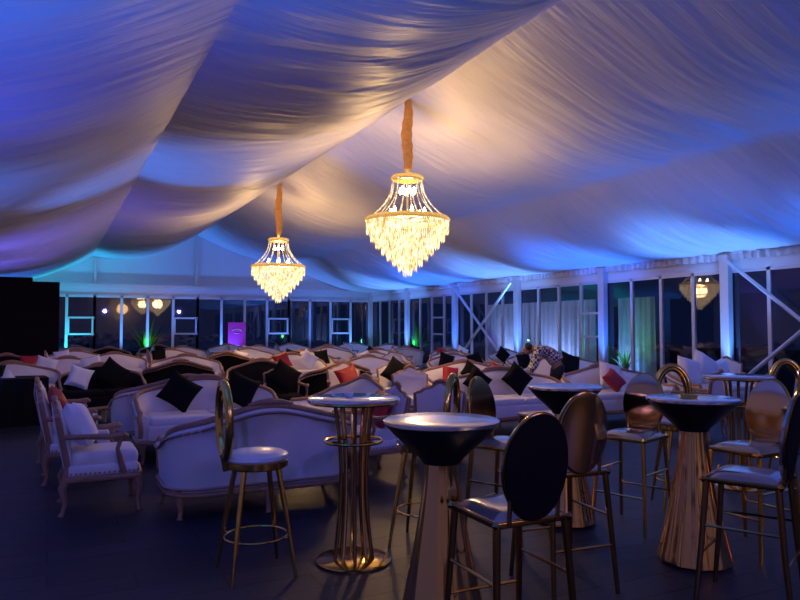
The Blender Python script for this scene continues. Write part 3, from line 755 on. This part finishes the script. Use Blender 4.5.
oval_chair(at(745, 4.02), facing(-.80, .62), 'bar chair with a black oval back cut by the right edge', 'seatg', 'black', metal='bronze')

# ------------------------------------------------------------------ the person
def skinned(name, verts, edges, m, parent, root=0, sub=2):
    me = bpy.data.meshes.new(name); me.from_pydata([v[:3] for v in verts], edges, []); o = bpy.data.objects.new(name, me); C.objects.link(o)
    md = o.modifiers.new('Skin', 'SKIN'); md.use_smooth_shade = True
    for i, v in enumerate(verts): me.skin_vertices[0].data[i].radius = (v[3], v[4] if len(v) > 4 else v[3]); me.skin_vertices[0].data[i].use_root = (i == root)
    o.modifiers.new('Sub', 'SUBSURF').levels = sub; o.modifiers['Sub'].render_levels = sub
    bpy.context.view_layer.update()
    dg = bpy.context.evaluated_depsgraph_get(); em = bpy.data.meshes.new_from_object(o.evaluated_get(dg))
    o.modifiers.clear(); o.data = em; em.materials.clear(); em.materials.append(M[m]); o.parent = parent
    return o
PXY = at(551, 12.3)
P = thing('person', 'person with dark hair in a black-and-white checked shirt, bending forward', 'person', (PXY[0], PXY[1], 0), facing(-1, .12))
V = [(0, .10, .92, .14, .12), (0, .06, 1.04, .13, .11), (0, -.07, 1.15, .15, .11), (0, -.23, 1.20, .15, .10), (0, -.32, 1.205, .06), (0, -.385, 1.20, .08, .085), (0, -.44, 1.165, .075, .09), (0, -.475, 1.12, .05, .06)]
E = [(0, 1), (1, 2), (2, 3), (3, 4), (4, 5), (5, 6), (6, 7)]
for s in (-1, 1):
    b0 = len(V)
    V += [(s * .19, -.25, 1.17, .062), (s * .23, -.30, .92, .046), (s * .16, -.45, .72, .034), (s * .15, -.49, .675, .028, .038), (s * .145, -.52, .635, .020, .040)]
    E += [(3, b0), (b0, b0 + 1), (b0 + 1, b0 + 2), (b0 + 2, b0 + 3), (b0 + 3, b0 + 4)]
    for q, (dx, L) in enumerate(((-.033, .065), (-.011, .075), (.011, .072), (.033, .058))):
        f0 = len(V); bx_ = s * .145 + dx
        V += [(bx_, -.54, .61, .0095), (bx_ + dx * .15, -.555, .61 - L * .5, .009), (bx_ + dx * .15, -.54, .61 - L, .008)]
        E += [(b0 + 4, f0), (f0, f0 + 1), (f0 + 1, f0 + 2)]
    f0 = len(V); V += [(s * .10, -.51, .655, .011), (s * .085, -.54, .625, .0095)]; E += [(b0 + 3, f0), (f0, f0 + 1)]
    l0 = len(V)
    V += [(s * .09, .11, .86, .095), (s * .11, .02, .50, .066), (s * .12, .07, .28, .055), (s * .12, .10, .09, .038), (s * .125, -.03, .045, .036, .04)]
    E += [(0, l0), (l0, l0 + 1), (l0 + 1, l0 + 2), (l0 + 2, l0 + 3), (l0 + 3, l0 + 4)]
body = skinned('body', V, E, 'skin', P)
VS = [(0, .105, .95, .185, .175), (0, .06, 1.04, .175, .15), (0, -.07, 1.15, .175, .135), (0, -.225, 1.195, .165, .12), (0, -.30, 1.20, .075)]
ES = [(0, 1), (1, 2), (2, 3), (3, 4)]
for s in (-1, 1):
    b0 = len(VS); VS += [(s * .19, -.25, 1.17, .082), (s * .23, -.30, .92, .064), (s * .185, -.40, .79, .052)]; ES += [(3, b0), (b0, b0 + 1), (b0 + 1, b0 + 2)]
skinned('shirt', VS, ES, 'plaid', P)
VT = [(0, .11, .86, .17, .15), (0, .10, .96, .165, .155)]; ET = [(0, 1)]
for s in (-1, 1):
    b0 = len(VT); VT += [(s * .09, .10, .80, .11), (s * .11, .02, .50, .08), (s * .12, .07, .28, .068), (s * .12, .10, .10, .062)]; ET += [(0, b0), (b0, b0 + 1), (b0 + 1, b0 + 2), (b0 + 2, b0 + 3)]
skinned('trousers', VT, ET, 'denim', P)
VH = [(0, -.335, 1.20, .10, .08), (0, -.40, 1.235, .108, .098), (0, -.465, 1.21, .09, .08)]
skinned('hair', VH, [(0, 1), (1, 2)], 'hair', P)
for s in (-1, 1):
    bm = NB(); lathe(bm, [(0, -.012), (.009, -.008), (.012, 0), (.009, .008), (0, .012)], 10, (s * .033, -.505, 1.135)); obj('eye', bm, 'hair', P)
bm = NB(); tube(bm, [(0, -.505, 1.145), (0, -.545, 1.115), (0, -.505, 1.10)], [.010, .016, .010], 8); obj('nose', bm, 'skin', P)
for s in (-1, 1):
    bm = NB(); lathe(bm, [(0, -.012), (.02, -.006), (.028, .004), (0, .012)], 12); bmesh.ops.rotate(bm, matrix=Matrix.Rotation(PI / 2, 3, 'Y'), verts=bm.verts); bmesh.ops.translate(bm, vec=(s * .088, -.42, 1.155), verts=bm.verts); obj('ear', bm, 'skin', P)
for s in (-1, 1):
    bm = NB(); box(bm, (s * .122, .03, .045), (.095, .27, .09), bev=.03); obj('shoe', bm, 'black', P)
dup(A1, (8.75, 10.9, 0), -.5, 'pale armchair just right of and beyond the bending person')
# small things on the tall tables
x, y = at(687, 4.70); bm = NB(); lathe(bm, [(0, .004), (.050, .004), (.058, .022), (.064, .022), (.056, 0), (0, 0)], 28)
o = obj('ashtray', bm, 'gold'); o.location = (x, y, 1.0985); tag(o, 'small shallow brass dish on the rose-gold pedestal table', 'dish')
x, y = at(349, 4.72); bm = NB(); lathe(bm, [(0, 0), (.018, 0), (.030, .014), (.033, .030), (.029, .034), (.026, .016), (0, .008)], 24)
o = obj('candle_holder', bm, 'white'); o.location = (x, y, 1.1005); tag(o, 'small white candle holder on the pale round slatted table', 'candle holder')

# ------------------------------------------------------------------ lights
def lamp(name, kind, loc, energy, col, size=.1, aim=None, spot=None, blend=.6, shape=None, sy=None):
    l = bpy.data.lights.new(name, kind); l.energy = energy; l.color = col
    if kind == 'AREA':
        l.size = size
        if sy: l.shape = 'RECTANGLE'; l.size_y = sy
    else: l.shadow_soft_size = size
    if kind == 'SPOT': l.spot_size = R(spot); l.spot_blend = blend
    o = bpy.data.objects.new(name, l); C.objects.link(o); o.location = loc
    if aim: o.rotation_euler = (Vector(aim) - Vector(loc)).to_track_quat('-Z', 'Y').to_euler()
    return o
WARM = (1, .56, .20)
for (x, y, z) in ((CX1, CY1, 3.4), (CX2, CY2, 3.2)):
    lamp('warm_glow', 'POINT', (x, y, z - .25), 250, WARM, .25); lamp('chandelier_upper_glow', 'POINT', (x, y, z + .62), 100, WARM, .10)
lamp('warm_glow', 'POINT', (5.4, -4.2, 3.2), 60, WARM, .45)  # added warm lamp behind the camera for reflections in the gold, no chandelier here
lamp('warm_glow', 'POINT', (-.6, -3.6, 2.6), 12, WARM, .25)  # weaker warm lamp, also added out of view, hangs from no chandelier
BLUE = (.03, .18, 1.0); SKY = (.11, .33, 1.0); VIO = (.16, .13, 1.0)
for i, y in enumerate(posts[1:]):
    lamp('uplight', 'SPOT', (XR - .40, y - .30, .12), 950 if y > 8 else 480, BLUE if i % 2 else SKY, .06, aim=(XR - .80, y - .25, 3.2), spot=64)
    lamp('uplight', 'SPOT', (XR - .60, y - 1.9, .12), 420 if y > 8 else 170, BLUE, .06, aim=(XR - 2.6, y - 1.9, 3.6), spot=84, blend=1)
for y, c, e, ax, sp in ((-1.5, BLUE, 500, 3.0, 80), (3.0, BLUE, 1100, 3.0, 75), (6.2, (.04, .10, 1), 620, 1.6, 75), (10.0, BLUE, 520, .9, 75), (12.2, (.08, .24, 1), 1500, 5.2, 50), (17, VIO, 600, 3.0, 80), (21, VIO, 450, 1.5, 80), (26, BLUE, 420, .6, 85)):
    lamp('uplight', 'SPOT', (XL + .5, y, .12), e, c, .06, aim=(XL + ax, y + .3, 4), spot=sp, blend=1)
for y in (4.6, 8.2):
    lamp('uplight', 'SPOT', (12.4, y, .12), 420, BLUE, .06, aim=(8.9, y + .3, 4.3), spot=46, blend=1)
for x, c, e in ((-.9, (.02, .65, .9), 300), (.5, (.02, .65, .9), 520), (3.2, (.06, .32, 1), 640), (6.5, (.06, .22, 1), 560), (9.5, (.08, .25, 1), 480), (12.3, (.12, .35, 1), 420)):
    lamp('uplight', 'SPOT', (x, YF - .9, .12), e * .72, c, .06, aim=(x, YF + .1, 4.0), spot=100)
for x, y in ((-1.5, -3.5), (4, -4), (10, -3.5)):
    lamp('back_fill', 'SPOT', (x, y, 3.0), 330, (.17, .16, 1), .12, aim=(x * .5 + 3, 8, .6), spot=95, blend=1)  # purplish-blue fill spots added out of view, not fixtures of the tent
lamp('green_wash', 'POINT', (13.95, 14.3, 1.0), 10, (.15, 1, .2), .1)
lamp('green_wash', 'POINT', (14.3, 27.0, .9), 12, (.1, 1, .4), .1)
lamp('green_wash', 'POINT', (3.6, 30.8, .9), 12, (.15, 1, .2), .03)
lamp('curtain_wash', 'SPOT', (13.9, 20.3, .1), 160, (.30, .45, 1), .1, aim=(14.75, 19.8, 1.8), spot=120)
lamp('curtain_wash', 'SPOT', (13.9, 17.5, .1), 160, (.30, .45, 1), .1, aim=(14.75, 17.5, 1.8), spot=120)
lamp('curtain_wash', 'SPOT', (13.95, 14.6, .1), 80, (.15, .35, 1), .1, aim=(14.9, 14.6, 1.8), spot=120)

w = bpy.data.worlds.new('night'); bpy.context.scene.world = w; w.use_nodes = True
w.node_tree.nodes['Background'].inputs['Color'].default_value = (.006, .012, .05, 1); w.node_tree.nodes['Background'].inputs['Strength'].default_value = .6
sc = bpy.context.scene
sc.view_settings.view_transform = 'Standard'; sc.view_settings.look = 'None'; sc.view_settings.exposure = 0
sc.cycles.use_denoising = True
sc.cycles.max_bounces = 8; sc.cycles.transparent_max_bounces = 24; sc.cycles.sample_clamp_indirect = 4
sc.cycles.caustics_reflective = False; sc.cycles.caustics_refractive = False
